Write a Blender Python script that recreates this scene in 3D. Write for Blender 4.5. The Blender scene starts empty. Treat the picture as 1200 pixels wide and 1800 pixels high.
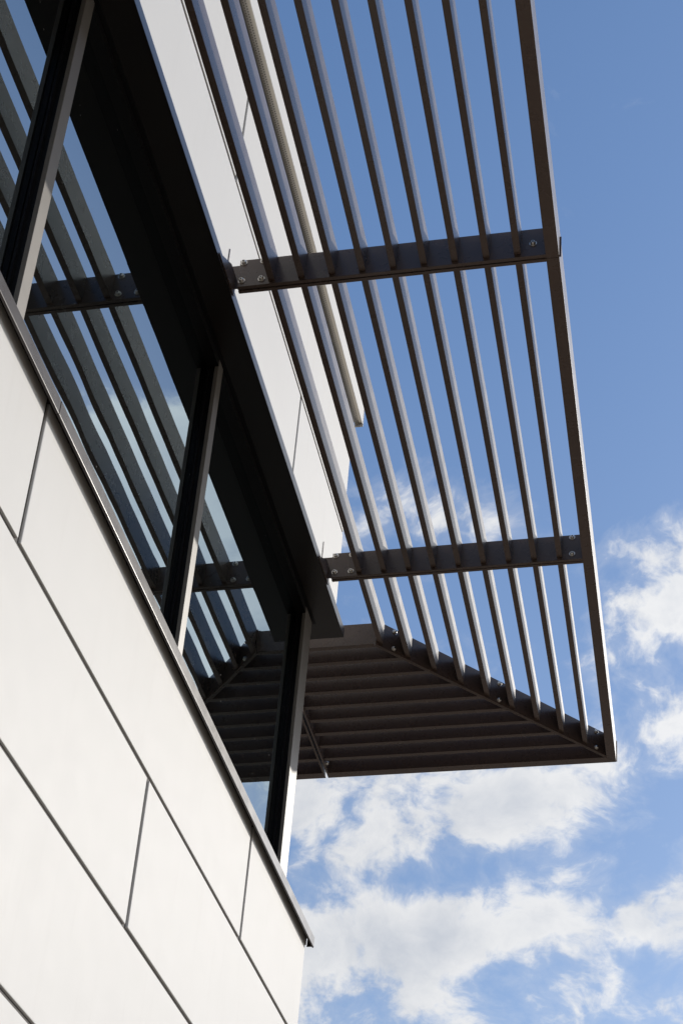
import bpy, bmesh, math, random
from mathutils import Vector, Matrix
random.seed(7)
S = bpy.context.scene
COL = S.collection
Z0 = 5.05                      # height of the window sill lip above the pavement

# ------------------------------------------------------------------ camera
cam_d = bpy.data.cameras.new('camera')
cam = bpy.data.objects.new('camera', cam_d)
COL.objects.link(cam)
yaw, pitch, roll = 0.179956, 0.469997, 0.047998
fwd = Vector((-math.sin(yaw)*math.cos(pitch), math.cos(yaw)*math.cos(pitch), math.sin(pitch)))
rt = Vector((math.cos(yaw), math.sin(yaw), 0))
up = rt.cross(fwd)
r2 = rt*math.cos(roll) + up*math.sin(roll)
u2 = up*math.cos(roll) - rt*math.sin(roll)
M = Matrix((r2, u2, -fwd)).transposed().to_4x4()
M.translation = Vector((1.77392, -6.26552, -3.45063 + Z0))
cam.matrix_world = M
cam_d.sensor_fit = 'AUTO'
cam_d.sensor_width = 36.0
cam_d.lens = 2879.2/1800*36.0
cam_d.shift_x = (600 - 777.37)/1800
cam_d.shift_y = (1734.88 - 900)/1800      # rising front of a shift lens keeps the verticals nearly upright
cam_d.clip_start = 0.05
cam_d.clip_end = 8000
S.camera = cam

# ------------------------------------------------------------------ sun, sky, exposure
SUN = Vector((1.0, 1.05, 0.70)).normalized()
SUN_EL = math.asin(SUN.z)
SUN_ROT = math.atan2(SUN.x, SUN.y)
sun_d = bpy.data.lights.new('sun', 'SUN')
sun_d.energy = 2.15
sun_d.angle = math.radians(0.53)
sun_d.color = (1.0, 0.94, 0.85)
sun = bpy.data.objects.new('sun', sun_d)
sun.rotation_euler = (-SUN).to_track_quat('-Z', 'Y').to_euler()
sun.location = (20, 20, 30)
COL.objects.link(sun)

W = bpy.data.worlds.new('World')
S.world = W
W.use_nodes = True
nt = W.node_tree
nt.nodes.clear()


class G:
    """tiny node-graph builder"""
    def __init__(s, tree): s.t = tree
    def n(s, kind, **kw):
        nd = s.t.nodes.new(kind)
        for k, v in kw.items(): setattr(nd, k, v)
        return nd
    def put(s, sock, v):
        if hasattr(v, 'is_output') or isinstance(v, bpy.types.NodeSocket): s.t.links.new(v, sock)
        else: sock.default_value = v
    def m(s, op, a, b=0.0, c=0.0, clamp=False):
        nd = s.n('ShaderNodeMath', operation=op, use_clamp=clamp)
        s.put(nd.inputs[0], a); s.put(nd.inputs[1], b); s.put(nd.inputs[2], c)
        return nd.outputs[0]
    def v(s, op, a, b=(0, 0, 0), scale=None):
        nd = s.n('ShaderNodeVectorMath', operation=op)
        s.put(nd.inputs[0], a); s.put(nd.inputs[1], b)
        if scale is not None: s.put(nd.inputs['Scale'], scale)
        return nd.outputs['Value'] if op in ('LENGTH', 'DOT_PRODUCT', 'DISTANCE') else nd.outputs['Vector']
    def noise(s, vec, scale, detail=6.0, rough=0.55, dist=0.0, lac=2.0):
        nd = s.n('ShaderNodeTexNoise')
        s.put(nd.inputs['Vector'], vec)
        nd.inputs['Scale'].default_value = scale
        nd.inputs['Detail'].default_value = detail
        nd.inputs['Roughness'].default_value = rough
        nd.inputs['Distortion'].default_value = dist
        nd.inputs['Lacunarity'].default_value = lac
        return nd.outputs['Fac']
    def ramp(s, x, lo, hi, a=0.0, b=1.0, smooth=True):
        nd = s.n('ShaderNodeMapRange', interpolation_type='SMOOTHSTEP' if smooth else 'LINEAR')
        s.put(nd.inputs['Value'], x)
        for i, q in ((1, lo), (2, hi), (3, a), (4, b)): s.put(nd.inputs[i], q)
        return nd.outputs[0]
    def mixc(s, f, a, b):
        nd = s.n('ShaderNodeMix', data_type='RGBA')
        s.put(nd.inputs[0], f); s.put(nd.inputs[6], a); s.put(nd.inputs[7], b)
        return nd.outputs[2]


g = G(nt)
sky = g.n('ShaderNodeTexSky', sky_type='NISHITA', sun_disc=False)
sky.sun_elevation = SUN_EL
sky.sun_rotation = SUN_ROT
sky.altitude = 100
sky.air_density = 1.0
sky.dust_density = 0.95
sky.ozone_density = 3.0
dirn = g.v('NORMALIZE', g.n('ShaderNodeTexCoord').outputs['Generated'])
sep = g.n('ShaderNodeSeparateXYZ')
nt.links.new(dirn, sep.inputs[0])
el = sep.outputs['Z']
# fair-weather cumulus: broken cloud below about 45 degrees, open blue above
cl_vec = g.v('MULTIPLY', g.v('ADD', dirn, (0.37, 0.11, 0.23)), (1.0, 1.0, 1.35))
warp = g.n('ShaderNodeTexNoise')
warp.inputs['Scale'].default_value = 9.0
warp.inputs['Detail'].default_value = 4.0
nt.links.new(cl_vec, warp.inputs['Vector'])
cl_w = g.v('ADD', cl_vec, g.v('SCALE', g.v('SUBTRACT', warp.outputs['Color'], (0.5, 0.5, 0.5)), scale=0.075))


def fbm(vec):
    a = g.noise(vec, 11.0, 14.0, 0.60, 0.0)
    b = g.noise(vec, 34.0, 10.0, 0.62, 0.0)
    return g.m('ADD', g.m('MULTIPLY', a, 0.72), g.m('MULTIPLY', b, 0.28))


n_big = g.noise(cl_vec, 4.6, 3.0, 0.5, 0.2)
n_fine = fbm(cl_w)
cov = g.ramp(el, 0.58, 0.76, 0.01, -0.50)
cov = g.m('ADD', cov, g.ramp(el, 0.08, 0.40, 0.42, 0.0))      # cloud rows close up towards the horizon
cov = g.m('ADD', cov, g.m('MULTIPLY', g.m('SUBTRACT', n_big, 0.5), 0.55))
# the individual cloud banks (centre direction, stretch, weight)
BANKS = [
    ((-0.205, 0.822, 0.532), (11, 11, 26), 0.30),
    ((-0.140, 0.820, 0.556), (11, 11, 40), 0.17),
    ((-0.095, 0.826, 0.553), (16, 11, 36), 0.17),
    ((-0.062, 0.822, 0.566), (26, 11, 36), 0.20),
    ((-0.215, 0.866, 0.466), (13, 11, 26), 0.30),
    ((-0.175, 0.866, 0.474), (18, 11, 40), 0.15),
    ((-0.075, 0.870, 0.488), (13, 11, 40), 0.18),
    ((-0.012, 0.872, 0.494), (12, 11, 34), 0.45),
    ((-0.020, 0.890, 0.455), (12, 11, 30), 0.24),
    ((-0.065, 0.890, 0.445), (16, 11, 40), 0.12),
    ((-0.014, 0.750, 0.662), (16, 11, 27), 0.44),
    ((-0.034, 0.808, 0.588), (30, 11, 40), 0.10),
    ((-0.160, 0.712, 0.684), (14, 11, 30), 0.36),
    ((-0.120, 0.720, 0.684), (18, 11, 34), 0.24),
    ((0.30, 0.672, 0.672), (4, 4, 16), 0.66),
    ((0.26, 0.735, 0.63), (5, 5, 12), 0.42),
    ((0.13, 0.77, 0.62), (6, 6, 12), 0.24),
    ((0.10, -0.78, 0.60), (3, 4, 9), 0.36),  # unseen bank behind the camera, added to brighten the return blades by reflection
    # gaps of clear sky
    ((-0.165, 0.842, 0.512), (22, 11, 50), -0.26),
    ((-0.110, 0.848, 0.516), (14, 11, 50), -0.24),
    ((-0.030, 0.846, 0.532), (20, 11, 44), -0.34),
    ((-0.126, 0.884, 0.452), (40, 11, 60), -0.22),
    ((-0.030, 0.720, 0.705), (20, 11, 40), -0.16),
    ((-0.090, 0.780, 0.625), (8, 8, 18), -0.25),
    ((-0.012, 0.790, 0.612), (26, 8, 50), -0.26),
]
bank = None
for c, k, w in BANKS:
    q = g.v('LENGTH', g.v('MULTIPLY', g.v('SUBTRACT', dirn, c), k))
    e = g.m('MULTIPLY', g.m('POWER', 2.718, g.m('MULTIPLY', g.m('MULTIPLY', q, q), -1.6)), w)
    bank = e if bank is None else g.m('ADD', bank, e)
body = g.m('ADD', g.m('ADD', cov, bank), g.m('MULTIPLY', g.m('SUBTRACT', n_fine, 0.5), 2.7))
dens = g.ramp(body, -0.07, 0.28)
veil = g.ramp(body, -0.20, 0.10, 0.0, 0.20)
dens = g.m('MAXIMUM', dens, veil)
# lit and shaded sides: compare the density a little way towards the sun
off = SUN*0.022
lit = g.m('ADD', 0.80, g.m('MULTIPLY', g.m('SUBTRACT', fbm(cl_w), fbm(g.v('ADD', cl_w, tuple(off)))), 3.4), clamp=True)
thick = g.ramp(body, 0.16, 0.70, 0.0, 0.50)
lit = g.m('SUBTRACT', lit, thick, clamp=True)
cl_col = g.mixc(lit, (0.56, 0.60, 0.67, 1), (0.90, 0.90, 0.90, 1))
# forward scattering: cloud in front of the sun is brighter
fs = g.m('POWER', g.m('MAXIMUM', g.v('DOT_PRODUCT', dirn, tuple(SUN)), 0.0), 9.0)
SKY_K = 0.15
bg_sky = g.n('ShaderNodeBackground')
hsv = g.n('ShaderNodeHueSaturation')
hsv.inputs['Saturation'].default_value = 1.08
nt.links.new(sky.outputs[0], hsv.inputs['Color'])
haze = g.ramp(el, 0.30, 0.80, 0.34, 0.0, False)          # the air pales towards the horizon
lum = g.n('ShaderNodeRGBToBW')
nt.links.new(hsv.outputs[0], lum.inputs[0])
nt.links.new(g.mixc(haze, hsv.outputs[0], g.v('SCALE', (0.93, 1.0, 1.07), scale=lum.outputs[0])), bg_sky.inputs[0])
bg_sky.inputs[1].default_value = SKY_K
bg_cl = g.n('ShaderNodeBackground')
nt.links.new(cl_col, bg_cl.inputs[0])
nt.links.new(g.m('MULTIPLY', g.m('ADD', 1.0, g.m('MULTIPLY', fs, 1.2)), 0.78), bg_cl.inputs[1])
mx = g.n('ShaderNodeMixShader')
nt.links.new(g.m('MULTIPLY', dens, 0.94), mx.inputs[0])
nt.links.new(bg_sky.outputs[0], mx.inputs[1])
nt.links.new(bg_cl.outputs[0], mx.inputs[2])
out = g.n('ShaderNodeOutputWorld')
nt.links.new(mx.outputs[0], out.inputs[0])

S.view_settings.view_transform = 'Standard'
S.view_settings.look = 'None'
S.view_settings.gamma = 1.0
S.view_settings.use_curve_mapping = False
S.view_settings.exposure = 0.25
S.cycles.max_bounces = 10
S.cycles.glossy_bounces = 6
S.cycles.transparent_max_bounces = 12
S.cycles.caustics_reflective = False
S.cycles.sample_clamp_indirect = 6.0


# ------------------------------------------------------------------ materials
def principled(name, base, rough, ior=1.5, metal=0.0, var=0.0, bump=0.0, bump_scale=300.0, rvar=0.0, grime=None, scale=3.0):
    mt = bpy.data.materials.new(name)
    mt.use_nodes = True
    q = G(mt.node_tree)
    b = mt.node_tree.nodes['Principled BSDF']
    b.inputs['Metallic'].default_value = metal
    b.inputs['IOR'].default_value = ior
    pos = q.n('ShaderNodeNewGeometry').outputs['Position']
    big = q.noise(pos, scale, 6, 0.6)
    col = (*base, 1)
    if var:
        lo = tuple(c*(1-var) for c in base)
        hi = tuple(min(1, c*(1+var)) for c in base)
        col = q.mixc(q.ramp(big, 0.3, 0.7), (*lo, 1), (*hi, 1))
    if name == 'white_metal_cladding':
        rnd = q.n('ShaderNodeObjectInfo').outputs['Random']
        col = q.mixc(q.m('MULTIPLY', rnd, 0.028), col, (0.42, 0.41, 0.40, 1))
    if grime:
        streak = q.noise(q.v('MULTIPLY', pos, (6, 6, 0.5)), 3.0, 7, 0.62)
        col = q.mixc(q.ramp(streak, 0.52, 0.80, 0.0, grime[1]), col, (*grime[0], 1))
    q.put(b.inputs['Base Color'], col)
    q.put(b.inputs['Roughness'], q.m('ADD', rough - rvar/2, q.m('MULTIPLY', q.noise(pos, 9.0, 5, 0.6), rvar)) if rvar else rough)
    if bump:
        bp = q.n('ShaderNodeBump')
        bp.inputs['Strength'].default_value = bump
        bp.inputs['Distance'].default_value = 0.002
        q.put(bp.inputs['Height'], q.noise(pos, bump_scale, 3, 0.6))
        mt.node_tree.links.new(bp.outputs[0], b.inputs['Normal'])
    return mt


def powder_coat(name, base, rough, f0=0.035, f90=0.80, power=2.7, spots=0.5):
    """dark coated aluminium: dull when seen square on, strongly reflective at a grazing angle"""
    mt = bpy.data.materials.new(name)
    mt.use_nodes = True
    t = mt.node_tree
    t.nodes.clear()
    q = G(t)
    pos = q.n('ShaderNodeNewGeometry').outputs['Position']
    bp = q.n('ShaderNodeBump')
    bp.inputs['Strength'].default_value = 0.010
    bp.inputs['Distance'].default_value = 0.002
    q.put(bp.inputs['Height'], q.noise(pos, 40.0, 4, 0.6))
    tone = q.noise(pos, 5.0, 6, 0.6)
    c = q.mixc(q.ramp(tone, 0.3, 0.7), tuple(v*0.93 for v in base) + (1,), tuple(v*1.07 for v in base) + (1,))
    # thin film of dust and dried rain marks
    dust = q.ramp(q.noise(pos, 28.0, 8, 0.68), 0.60, 0.80, 0.0, 0.10*spots)
    c = q.mixc(dust, c, (0.22, 0.20, 0.17, 1))
    df = q.n('ShaderNodeBsdfDiffuse')
    t.links.new(c, df.inputs['Color'])
    gl = q.n('ShaderNodeBsdfGlossy')
    t.links.new(q.m('ADD', rough - 0.05, q.m('MULTIPLY', q.noise(pos, 14.0, 5, 0.6), 0.10)), gl.inputs['Roughness'])
    t.links.new(bp.outputs[0], gl.inputs['Normal'])
    lw = q.n('ShaderNodeLayerWeight')
    lw.inputs['Blend'].default_value = 0.5
    f = q.m('ADD', f0, q.m('MULTIPLY', q.m('POWER', lw.outputs['Facing'], power), f90 - f0))
    m = q.n('ShaderNodeMixShader')
    t.links.new(f, m.inputs[0]); t.links.new(df.outputs[0], m.inputs[1]); t.links.new(gl.outputs[0], m.inputs[2])
    o = q.n('ShaderNodeOutputMaterial')
    t.links.new(m.outputs[0], o.inputs[0])
    return mt


M_dark = powder_coat('bronze_powder_coat', (0.094, 0.063, 0.049), 0.28, f0=0.04, f90=0.62, spots=0.2)
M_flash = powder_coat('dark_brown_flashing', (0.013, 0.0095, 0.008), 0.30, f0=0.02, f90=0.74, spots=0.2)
M_sill = powder_coat('sill_flashing_coat', (0.05, 0.042, 0.038), 0.28, f90=0.48)
M_frame = powder_coat('black_window_profile', (0.008, 0.0075, 0.008), 0.30, f0=0.02, f90=0.55, power=4.0, spots=0.2)
M_cap = powder_coat('mullion_cap_coat', (0.21, 0.19, 0.165), 0.42, f90=0.47)
M_white = principled('white_metal_cladding', (0.65, 0.637, 0.610), 0.54, ior=1.40, var=0.012, rvar=0.08,
                     bump=0.12, bump_scale=1.3, grime=((0.50, 0.475, 0.44), 0.14), scale=1.4)
M_core = principled('grey_subframe', (0.10, 0.095, 0.09), 0.6, var=0.1)
M_steel = principled('stainless_bolt', (0.74, 0.70, 0.64), 0.36, metal=1.0, rvar=0.1)
M_socket = principled('bolt_recess', (0.03, 0.03, 0.03), 0.5)
M_alu = principled('bare_aluminium_edge', (0.60, 0.59, 0.58), 0.35, metal=0.85)
M_ground = principled('pale_paving', (0.27, 0.225, 0.172), 0.85, var=0.12, bump=0.3, bump_scale=20, scale=0.4)
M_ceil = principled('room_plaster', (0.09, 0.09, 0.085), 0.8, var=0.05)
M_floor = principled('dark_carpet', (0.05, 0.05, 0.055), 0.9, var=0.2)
M_roof = principled('roof_membrane', (0.2, 0.2, 0.2), 0.8, var=0.1)


def vent_material():
    mt = principled('perforated_vent_strip', (0.50, 0.47, 0.42), 0.5, var=0.02)
    q = G(mt.node_tree)
    b = mt.node_tree.nodes['Principled BSDF']
    pos = q.n('ShaderNodeNewGeometry').outputs['Position']
    sp = q.n('ShaderNodeSeparateXYZ'); mt.node_tree.links.new(pos, sp.inputs[0])
    p = 0.0115
    u = q.m('DIVIDE', sp.outputs[0], p); v_ = q.m('DIVIDE', sp.outputs[1], p)
    v_ = q.m('ADD', v_, q.m('MULTIPLY', q.m('MODULO', q.m('FLOOR', q.m('ADD', u, 100.0)), 2.0), 0.5))
    fu = q.m('SUBTRACT', q.m('FRACT', q.m('ADD', u, 100.0)), 0.5)
    fv = q.m('SUBTRACT', q.m('FRACT', q.m('ADD', v_, 5000.0)), 0.5)
    d = q.m('SQRT', q.m('ADD', q.m('MULTIPLY', fu, fu), q.m('MULTIPLY', fv, fv)))
    band = q.m('LESS_THAN', q.m('ABSOLUTE', q.m('SUBTRACT', sp.outputs[0], 0.024)), 0.0090)
    hole = q.m('MULTIPLY', q.m('LESS_THAN', d, 0.27), band)
    old = b.inputs['Base Color'].links[0].from_socket
    q.put(b.inputs['Base Color'], q.mixc(hole, old, (0.10, 0.09, 0.08, 1)))
    return mt


M_vent = vent_material()


def glass_material():
    mt = bpy.data.materials.new('solar_control_glass')
    mt.use_nodes = True
    t = mt.node_tree
    t.nodes.clear()
    q = G(t)
    pos = q.n('ShaderNodeNewGeometry').outputs['Position']
    bp = q.n('ShaderNodeBump')
    bp.inputs['Strength'].default_value = 0.35
    bp.inputs['Distance'].default_value = 0.0012
    q.put(bp.inputs['Height'], q.noise(q.v('MULTIPLY', pos, (1, 1.6, 1.0)), 1.7, 1, 0.4))
    gl = q.n('ShaderNodeBsdfGlossy')
    gl.inputs['Roughness'].default_value = 0.006
    gl.inputs['Color'].default_value = (0.76, 0.91, 0.98, 1)
    t.links.new(bp.outputs[0], gl.inputs['Normal'])
    tr = q.n('ShaderNodeBsdfTransparent')
    tr.inputs['Color'].default_value = (0.22, 0.24, 0.235, 1)
    fr = q.n('ShaderNodeFresnel')
    fr.inputs['IOR'].default_value = 6.5
    # a few dried drops and dust specks on the outside
    vo = q.n('ShaderNodeTexVoronoi'); vo.inputs['Scale'].default_value = 22.0
    t.links.new(pos, vo.inputs['Vector'])
    gate = q.ramp(q.noise(pos, 6.0, 2), 0.56, 0.6)
    speck = q.m('MULTIPLY', q.m('LESS_THAN', vo.outputs['Distance'], 0.07), gate)
    df = q.n('ShaderNodeBsdfDiffuse'); df.inputs['Color'].default_value = (0.45, 0.44, 0.42, 1)
    m1 = q.n('ShaderNodeMixShader')
    t.links.new(fr.outputs[0], m1.inputs[0]); t.links.new(tr.outputs[0], m1.inputs[1]); t.links.new(gl.outputs[0], m1.inputs[2])
    m2 = q.n('ShaderNodeMixShader')
    t.links.new(q.m('ADD', q.m('MULTIPLY', speck, 0.30), 0.004), m2.inputs[0])
    t.links.new(m1.outputs[0], m2.inputs[1]); t.links.new(df.outputs[0], m2.inputs[2])
    o = q.n('ShaderNodeOutputMaterial')
    t.links.new(m2.outputs[0], o.inputs[0])
    return mt


M_glass = glass_material()


# ------------------------------------------------------------------ mesh helpers
def link(name, me, parent=None, loc=None):
    o = bpy.data.objects.new(name, me)
    COL.objects.link(o)
    if parent is not None: o.parent = parent
    if loc is not None: o.location = loc
    return o


def finish(name, bm, mat, parent=None, bevel=0.0, seg=1, smooth=False):
    if bevel:
        bmesh.ops.bevel(bm, geom=list(bm.edges), offset=bevel, segments=seg, affect='EDGES', clamp_overlap=True, profile=0.6)
    bmesh.ops.recalc_face_normals(bm, faces=bm.faces)
    me = bpy.data.meshes.new(name)
    bm.to_mesh(me)
    bm.free()
    for m in (mat if isinstance(mat, (list, tuple)) else [mat]): me.materials.append(m)
    if smooth:
        for p in me.polygons: p.use_smooth = True
    return link(name, me, parent)


def prism(bm, poly, z0, z1):
    """vertical prism over a plan polygon"""
    a = [bm.verts.new((x, y, z0 + Z0)) for x, y in poly]
    b = [bm.verts.new((x, y, z1 + Z0)) for x, y in poly]
    n = len(poly)
    bm.faces.new(a[::-1]); bm.faces.new(b)
    for i in range(n): bm.faces.new((a[i], a[(i+1) % n], b[(i+1) % n], b[i]))


def box(bm, x0, x1, y0, y1, z0, z1):
    prism(bm, [(x0, y0), (x1, y0), (x1, y1), (x0, y1)], z0, z1)


def boxes(name, mat, parent, *bs, bevel=0.0):
    bm = bmesh.new()
    for b in bs: box(bm, *b)
    return finish(name, bm, mat, parent, bevel)


def empty(name, loc, label, cat, group=None):
    o = bpy.data.objects.new(name, None)
    o.empty_display_size = 0.2
    COL.objects.link(o)
    o['label'] = label; o['category'] = cat
    if group: o['group'] = group
    return o


def extrude_profile(bm, prof, mode, a, b):
    """prof: list of (out, z); out is measured outwards from the facade. mode 'x': runs along y on the front,
    from y=a to a mitre at the corner; mode 'y': the mirrored run on the side facade."""
    A, B = [], []
    for o_, z in prof:
        e = b if b is not None else o_
        p, q = ((o_, a, z), (o_, e, z)) if mode == 'x' else ((a, o_, z), (e, o_, z))
        A.append(bm.verts.new((p[0], p[1], p[2] + Z0))); B.append(bm.verts.new((q[0], q[1], q[2] + Z0)))
    n = len(prof)
    bm.faces.new(A); bm.faces.new(B[::-1])
    for i in range(n): bm.faces.new((A[i], B[i], B[(i+1) % n], A[(i+1) % n]))


# ------------------------------------------------------------------ ground
bm = bmesh.new()
R_ = 3000
for ring in [(-R_, -R_), (R_, -R_), (R_, R_), (-R_, R_)]: bm.verts.new((*ring, 0))
bm.faces.new(bm.verts)
gnd = finish('ground', bm, M_ground)
gnd['kind'] = 'structure'

# ------------------------------------------------------------------ building
XG = -0.138                     # glass plane
YB, XB = -9.4, -8.0             # far ends of the building
bld = empty('office_building', (0, 0, 0), 'white panelled office building with a dark ribbon window wrapping its corner', 'building')

# lower wall and upper wall (core) with cladding panels as sub-parts
lower = boxes('lower_wall', M_core, bld, (XB, -0.035, YB, -0.035, -Z0, -0.02))
upper = boxes('upper_wall', M_core, bld, (XB, -0.035, YB, -0.035, 1.90, 3.20))
GAP = 0.02
M_seal = principled('brown_joint_tape', (0.05, 0.042, 0.036), 0.7)
boxes('joint_backing', M_seal, lower, (-0.020, -0.009, YB + .01, -0.012, -Z0 + .03, 0.060))
boxes('joint_backing', M_seal, upper, (-0.020, -0.009, YB + .01, -0.012, 1.87, 3.19))


def panels(parent, z_lo, z_hi, joints, wraps=True):
    """one course of cladding on the front; the last one is folded round the corner"""
    ys = sorted(joints) + [0.0]
    y0 = YB
    for j, y in enumerate(ys):
        last = j == len(ys) - 1
        y1 = y if last else y
        a, b = y0 + (GAP if j else 0), y1
        dz0 = random.uniform(-0.0025, 0.0025)
        dx = random.uniform(-0.0012, 0.0012)
        bm = bmesh.new()
        if last:
            prism(bm, [(-0.030, a), (dx*0.3, a), (0.0, 0.0), (-0.030 - 1.6, 0.0), (-0.030 - 1.6, -0.030), (-0.030, -0.030)], z_lo + GAP + dz0, z_hi)
        else:
            box(bm, -0.030, dx, a, b, z_lo + GAP + dz0, z_hi + random.uniform(-0.002, 0.002))
        finish('cladding_panel', bm, M_white, parent, bevel=0.0034, seg=2)
        y0 = y1


JA = [-0.9315, -3.150, -5.37, -7.59]
JB = [-2.048, -4.27, -6.49, -8.7]
rows = [0.066, -0.469, -1.036, -1.623, -2.20, -2.77, -3.34, -3.91, -4.48, -5.03]
for i in range(len(rows) - 1):
    panels(lower, rows[i+1], rows[i], JA if i % 2 == 0 else JB)
panels(upper, 1.845, 2.425, JA)
panels(upper, 2.425, 3.198, [-2.066, -4.28, -6.5, -8.7])
# parapet cap with its perforated vent strip underneath
bm = bmesh.new()
prof = [(-0.25, 3.232), (0.046, 3.232), (0.046, 3.209), (0.0485, 3.209), (0.0485, 3.345), (-0.25, 3.365)]
extrude_profile(bm, prof, 'x', YB, 0.018)
cap = finish('parapet_cap', bm, M_white, bld)
bm = bmesh.new()
arc = [(0.004 + 0.0418*i/10, 3.218 - 0.012*math.sin(math.pi*(0.12 + 0.82*i/10))) for i in range(11)]
extrude_profile(bm, [(0.004, 3.2318)] + arc + [(0.0458, 3.2318)], 'x', YB + 0.05, 0.0175)
vs_ = finish('vent_strip', bm, M_vent, cap)
for p_ in vs_.data.polygons: p_.use_smooth = len(p_.vertices) == 4 and p_.normal.z < -0.3
boxes('cap_end', M_white, cap, (0.004, 0.050, 0.0185, 0.0225, 3.198, 3.342))
boxes('roof', M_roof, bld, (XB, -0.26, YB, -0.26, 3.205, 3.26))
# room behind the glass
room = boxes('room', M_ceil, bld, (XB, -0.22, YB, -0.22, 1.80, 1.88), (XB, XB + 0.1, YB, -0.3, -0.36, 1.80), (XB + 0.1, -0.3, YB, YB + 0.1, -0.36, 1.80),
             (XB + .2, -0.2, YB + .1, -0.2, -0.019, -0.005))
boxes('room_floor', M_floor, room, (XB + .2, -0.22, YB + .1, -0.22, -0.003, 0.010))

# window band -------------------------------------------------------
win = boxes('ribbon_window', M_frame, bld, (-0.185, -0.093, YB, -0.093, 1.752, 1.788), (-0.185, -0.094, YB, -0.094, 0.03, 0.095),
            (XB, -0.186, -0.185, -0.0931, 1.752, 1.788), (XB, -0.186, -0.185, -0.0941, 0.03, 0.095))
# sill flashing in two lengths, folded down at the front and at its end
SX, SZ = 0.0310, 0.0215


def sill_len(y0, y1, dx=0.0, dz=0.0, endlip=False):
    x, z = SX + dx, SZ + dz
    bm = bmesh.new()
    prof = [(-0.14, z+0.066), (-0.14, z+0.070), (x, z+0.052), (x, z+0.0045), (x-0.0003, z+0.0028), (x-0.0011, z+0.0013), (x-0.0022, z+0.0004), (x-0.0037, z), (x-0.007, z), (x-0.007, z+0.0025), (x-0.0025, z+0.0025), (x-0.0025, z+0.047), (-0.03, z+0.049)]
    extrude_profile(bm, prof, 'x', y0, y1)
    o = finish('sill_flashing', bm, M_sill, win)
    return o


sill_len(YB, -3.128, 0.0, 0.0)
sill = sill_len(-3.126, 0.030, 0.0012, -0.0012)
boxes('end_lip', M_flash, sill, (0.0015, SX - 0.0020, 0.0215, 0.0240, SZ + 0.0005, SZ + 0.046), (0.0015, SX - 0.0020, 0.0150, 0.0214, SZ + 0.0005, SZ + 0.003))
# side sill
bm = bmesh.new()
z = SZ
extrude_profile(bm, [(-0.14, z+0.0665), (-0.14, z+0.0705), (SX-.006, z+0.0525), (SX-.006, z+.012), (SX-.0085, z+.012), (SX-.0085, z+0.0475), (-0.03, z+0.0495)], 'y', XB, -0.002)
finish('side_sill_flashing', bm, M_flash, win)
# head flashing: a flat dark soffit with a thin front lip, mitred round the corner
HX, HZ = 0.0409, 1.789
hp = [(-0.074, HZ), (HX, HZ), (HX, HZ+0.052), (HX-0.003, HZ+0.053), (-0.03, HZ+0.060), (-0.074, HZ+0.060)]
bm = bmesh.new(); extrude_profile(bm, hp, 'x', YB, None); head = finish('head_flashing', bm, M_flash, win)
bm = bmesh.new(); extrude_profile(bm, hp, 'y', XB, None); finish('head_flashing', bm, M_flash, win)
boxes('head_soffit', M_frame, win, (-0.20, -0.0745, YB, -0.0745, 1.7885, 1.7995), (XB, -0.2005, -0.20, -0.0745, 1.7885, 1.7995))
# mullions: cap, neck and glazing beads
MUL = [-0.205 - 1.5265*i for i in range(7)]
MW = 0.053


def mullion(y, mode='x'):
    def put(a):
        return a if mode == 'x' else (a[2], a[3], a[0], a[1], a[4], a[5])
    m = boxes('mullion', M_frame, win, *[put(b) for b in (
        (XG + 0.001, -0.108, y + 0.006, y + MW - 0.006, 0.096, 1.751),
        (XG + 0.0015, -0.128, y - 0.006, y + MW + 0.006, 0.0965, 1.7505),
        (-0.230, XG - 0.012, y + 0.004, y + MW - 0.004, 0.097, 1.7503))])
    c = boxes('cap', M_cap, m, put((-0.1085, -0.092, y, y + MW, 0.060, 1.790)), bevel=0.0012)
    return m


for y in MUL[1:]: mullion(y - 0.0)
for x in MUL[1:5]: mullion(x, 'y')
post = boxes('corner_post', M_frame, win, (-0.200, -0.104, -0.199, -0.104, 0.096, 1.7515), (XG + 0.001, -0.126, -0.211, -0.1995, 0.0965, 1.751))
bm = bmesh.new()
prism(bm, [(-0.1085, -0.205), (-0.092, -0.205), (-0.092, -0.086), (-0.205, -0.086), (-0.205, -0.1025), (-0.1085, -0.1025)], 0.060, 1.7895)
finish('cap', bm, M_cap, post, bevel=0.0012)
# panes
def pane(b):
    cx, cy, cz = (b[0]+b[1])/2, (b[2]+b[3])/2, (b[4]+b[5])/2
    o = boxes('glass_pane', M_glass, win, (b[0]-cx, b[1]-cx, b[2]-cy, b[3]-cy, b[4]-cz-Z0, b[5]-cz-Z0))
    o.location = (cx, cy, cz + Z0)
    k = 0.0009                      # set very slightly out of true
    o.rotation_euler = (0, random.uniform(-k, k), random.uniform(-k, k)) if b[1]-b[0] < .1 else (random.uniform(-k, k), 0, random.uniform(-k, k))


edges = [YB] + [y for y in reversed(MUL)] + []
for i in range(len(MUL)):
    y1 = MUL[i] + 0.004
    y0 = (MUL[i+1] + MW - 0.006) if i + 1 < len(MUL) else YB
    pane((XG - 0.006, XG, y0, y1, 0.06, 1.770))
for i in range(5):
    x1 = MUL[i] + 0.004
    x0 = (MUL[i+1] + MW - 0.006) if i < 4 else XB
    pane((x0, x1, XG - 0.006, XG, 0.06, 1.770))

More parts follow.
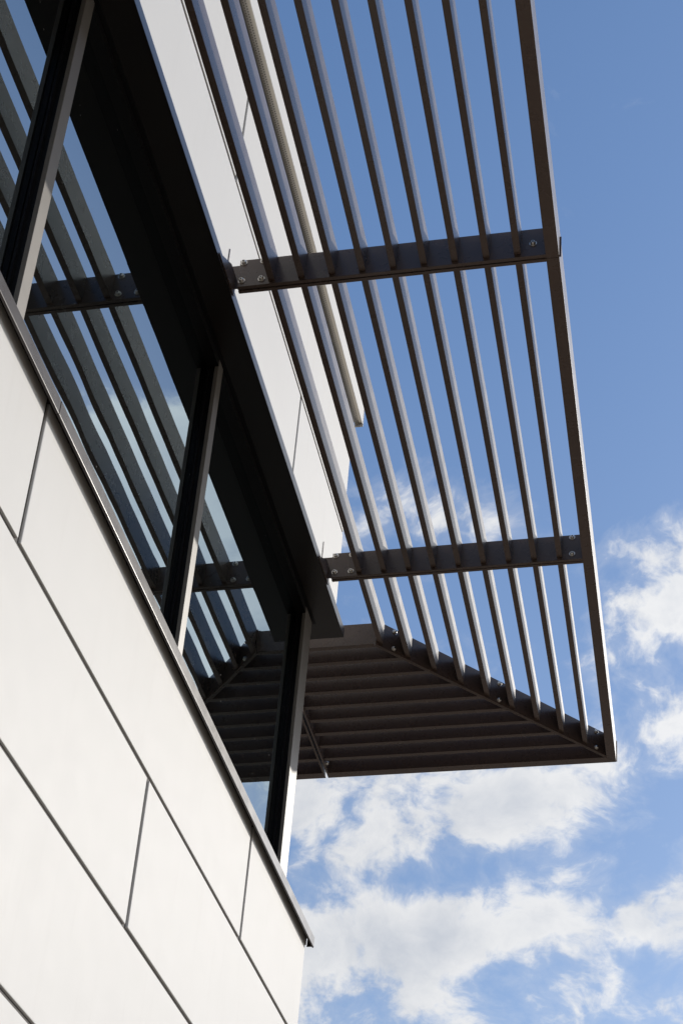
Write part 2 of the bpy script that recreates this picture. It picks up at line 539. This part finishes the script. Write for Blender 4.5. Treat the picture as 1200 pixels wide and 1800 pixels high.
# ------------------------------------------------------------------ bolts
def bolt_mesh():
    bm = bmesh.new()
    def disc(r, y0, y1, n, r1=None, mi=0):
        r1 = r if r1 is None else r1
        a = [bm.verts.new((r*math.cos(2*math.pi*i/n), y0, r*math.sin(2*math.pi*i/n))) for i in range(n)]
        b = [bm.verts.new((r1*math.cos(2*math.pi*i/n), y1, r1*math.sin(2*math.pi*i/n))) for i in range(n)]
        fs = [bm.faces.new(a), bm.faces.new(b[::-1])]
        for i in range(n): fs.append(bm.faces.new((a[i], b[i], b[(i+1) % n], a[(i+1) % n])))
        for f in fs: f.material_index = mi
    disc(0.0130, 0.0, -0.0022, 18)
    disc(0.0100, -0.0022, -0.0080, 18, 0.0092)
    disc(0.0092, -0.0080, -0.0112, 18, 0.0060)
    disc(0.0040, -0.0112, -0.0118, 6, mi=1)
    bmesh.ops.recalc_face_normals(bm, faces=bm.faces)
    me = bpy.data.meshes.new('bolt')
    bm.to_mesh(me); bm.free()
    me.materials.append(M_steel); me.materials.append(M_socket)
    return me


BOLT = bolt_mesh()


def bolt(parent, p, rz=0.0):
    o = link('bolt', BOLT, parent)
    o.location = (p[0], p[1], p[2] + Z0)
    o.scale = (1.08, 1.08, 1.08)
    o.rotation_euler = (random.uniform(-.03, .03), random.uniform(0, 6.28), rz)
    return o


# ------------------------------------------------------------------ louvred sunshades
B0, P, TH, NB = 0.1832, 0.12, 0.026, 9
ZB, ZT = 1.849, 1.985           # blade bottom and top
ZF = 1.833                      # underside of frame and arms
X9 = B0 + NB*P                  # inner edge of the outer beam
XO = X9 + 0.0506                # outer face
D = 0.0118                      # half width of the mitre joint, measured along y


def T(poly, swap):
    return [(y, x) for x, y in poly] if swap else poly


def put_prism(name, mat, parent, poly, z0, z1, swap=False, bevel=0.0012, seg=1):
    bm = bmesh.new()
    prism(bm, T(poly, swap), z0, z1)
    return finish(name, bm, mat, parent, bevel=bevel, seg=seg)


def rect(x0, x1, y0, y1): return [(x0, y0), (x1, y0), (x1, y1), (x0, y1)]


def blades(parent, y0, y1, swap=False):
    for k in range(NB):
        x = B0 + k*P
        w = random.uniform(-0.0008, 0.0008)
        if y1 is None: poly = [(x + w, y0), (x + TH + w, y0), (x + TH + w, x + TH + w - D), (x + w, x + w - D)]
        else: poly = rect(x + w, x + TH + w, y0, y1)
        put_prism('blade', M_dark, parent, poly, ZB + random.uniform(-.0008, .0008), ZT, swap, bevel=0.0014, seg=2)


def arm(parent, y0, y1, swap=False, inner=0.058):
    return put_prism('arm', M_dark, parent, rect(inner, X9, y0, y1), ZF, ZT - 0.002, swap)


def wall_bracket(parent, yc, swap=False):
    """thin tongue between the two leaves of an arm, and the plate it is welded to on the head flashing"""
    b = put_prism('wall_bracket', M_dark, parent, rect(0.0012, 0.20, yc - 0.0019, yc + 0.0019), ZF + 0.012, ZT - 0.012, swap, bevel=0.0004)
    put_prism('fin', M_dark, b, rect(0.0014, 0.0040, yc - 0.006, yc - 0.0022), ZT - 0.011, ZT + 0.088, swap, bevel=0.0)
    bm = bmesh.new()
    zs = [(yc - 0.205, 1.800), (yc - 0.072, 1.898), (yc - 0.0025, 1.898), (yc - 0.0025, 1.800)]
    vs = []
    for x in (0.0425, 0.0465):
        vs.append([bm.verts.new((y if swap else x, x if swap else y, zz + Z0)) for y, zz in zs])
    bm.faces.new(vs[0]); bm.faces.new(vs[1][::-1])
    for i in range(4): bm.faces.new((vs[0][i], vs[0][(i+1) % 4], vs[1][(i+1) % 4], vs[1][i]))
    finish('base_plate', bm, M_dark, b)
    return b


def arm_bolts(a, yface, outer=True, single=False):
    for x in (0.0745, 0.154):
        for z in (1.8640, 1.9655): bolt(a, (x, yface, z))
    if outer:
        for z in ([1.900] if single else [1.8665, 1.9665]): bolt(a, (1.2146, yface, z))


GRP = 'louvred sunshade frames around the window'
# 1: the length nearest the camera
s1 = empty('sunshade', (0, 0, 0), 'nearest length of dark louvred sunshade, above the broken joint in its outer beam', 'sunshade', GRP)
Y1a, Y1b = -2.031, -2.0165
for y0, y1 in ((-7.05, -5.3865), (-5.352, -3.7065), (-3.675, Y1a)): blades(s1, y0, y1)
put_prism('outer_beam', M_dark, s1, rect(X9, XO, -7.05, -2.0152), ZF, ZT, bevel=0.0015, seg=2)
put_prism('end_cap', M_dark, s1, rect(X9 + 0.002, XO + 0.0070, -2.0150, -2.0138), ZF + 0.001, 1.944, bevel=0)
for ya, yb in ((-5.3865, -5.352), (-3.7065, -3.675), (Y1a, Y1b)):
    a = arm(s1, ya, yb)
    arm_bolts(a, ya, single=(yb == Y1b))
    if yb != Y1b: wall_bracket(s1, (ya + yb)/2)
wall_bracket(s1, -2.0140)
# 2: the corner length on the front
s2 = empty('sunshade', (0, 0, 0), 'corner length of dark louvred sunshade with open sky between its blades, ending at the mitre', 'sunshade', GRP)
arm(s2, -2.0115, -1.998)
blades(s2, -1.998, -0.3490)
a = arm(s2, -0.3490, -0.3345); arm_bolts(a, -0.3490)
arm(s2, -0.3305, -0.3165)
wall_bracket(s2, -0.3325)
blades(s2, -0.3165, None)
put_prism('outer_beam', M_dark, s2, [(X9, -2.0122), (XO, -2.0122), (XO, XO - 0.001), (X9, X9 - 0.001)], ZF, ZT, bevel=0.0015, seg=2)
mp = put_prism('mitre_plate', M_dark, s2, [(0.176, 0.176 - D), (X9 - 0.001, X9 - 0.001 - D), (X9 - 0.001, X9 - 0.0024), (0.176, 0.1746)], ZF, ZT - 0.001, bevel=0.0008)
for x in (0.2527, 0.7321, 1.2115):
    for z in (1.9640, 1.8580): bolt(mp, (x, x - D, z), rz=math.pi/4)
put_prism('end_cap', M_dark, s2, rect(XO + 0.0004, XO + 0.0055, XO - 0.0040, XO - 0.0018), ZF + 0.001, ZT - 0.01, bevel=0)
# 3: the return round the corner
s3 = empty('sunshade', (0, 0, 0), 'short mitred return of dark louvred sunshade round the corner, between mitre and corner post', 'sunshade', GRP)
GA, GB = -0.3385, -0.3270       # open joint between this length and the next
a4 = arm(s3, GB, -0.3165, True)
blades(s3, -0.3165, None, True)
put_prism('outer_beam', M_dark, s3, [(X9, GB + .0006), (XO, GB + .0006), (XO, XO - 0.001), (X9, X9 - 0.001)], ZF, ZT, True, bevel=0.0015, seg=2)
put_prism('mitre_plate', M_dark, s3, [(0.176, 0.176 - D), (X9 - 0.001, X9 - 0.001 - D), (X9 - 0.001, X9 - 0.0024), (0.176, 0.1746)], ZF, ZT - 0.001, True, bevel=0.0008)
wall_bracket(s3, (GA + GB)/2, True)
# 4: the next length along the side facade
s4 = empty('sunshade', (0, 0, 0), 'farthest length of dark louvred sunshade, half hidden behind the corner post and glass', 'sunshade', GRP)
blades(s4, -2.0, -0.3490, True)
a3 = arm(s4, -0.3490, GA, True)
arm(s4, -2.03, -2.0, True)
put_prism('outer_beam', M_dark, s4, [(X9, -2.03), (XO, -2.03), (XO, GA - .0006), (X9, GA - .0006)], ZF, ZT, True, bevel=0.0015, seg=2)
for z in (1.8665, 1.9665):
    bolt(a4, (-0.3165, 1.2146, z), rz=math.pi/2)
    bolt(a3, (-0.3490, 1.2146, z), rz=-math.pi/2)
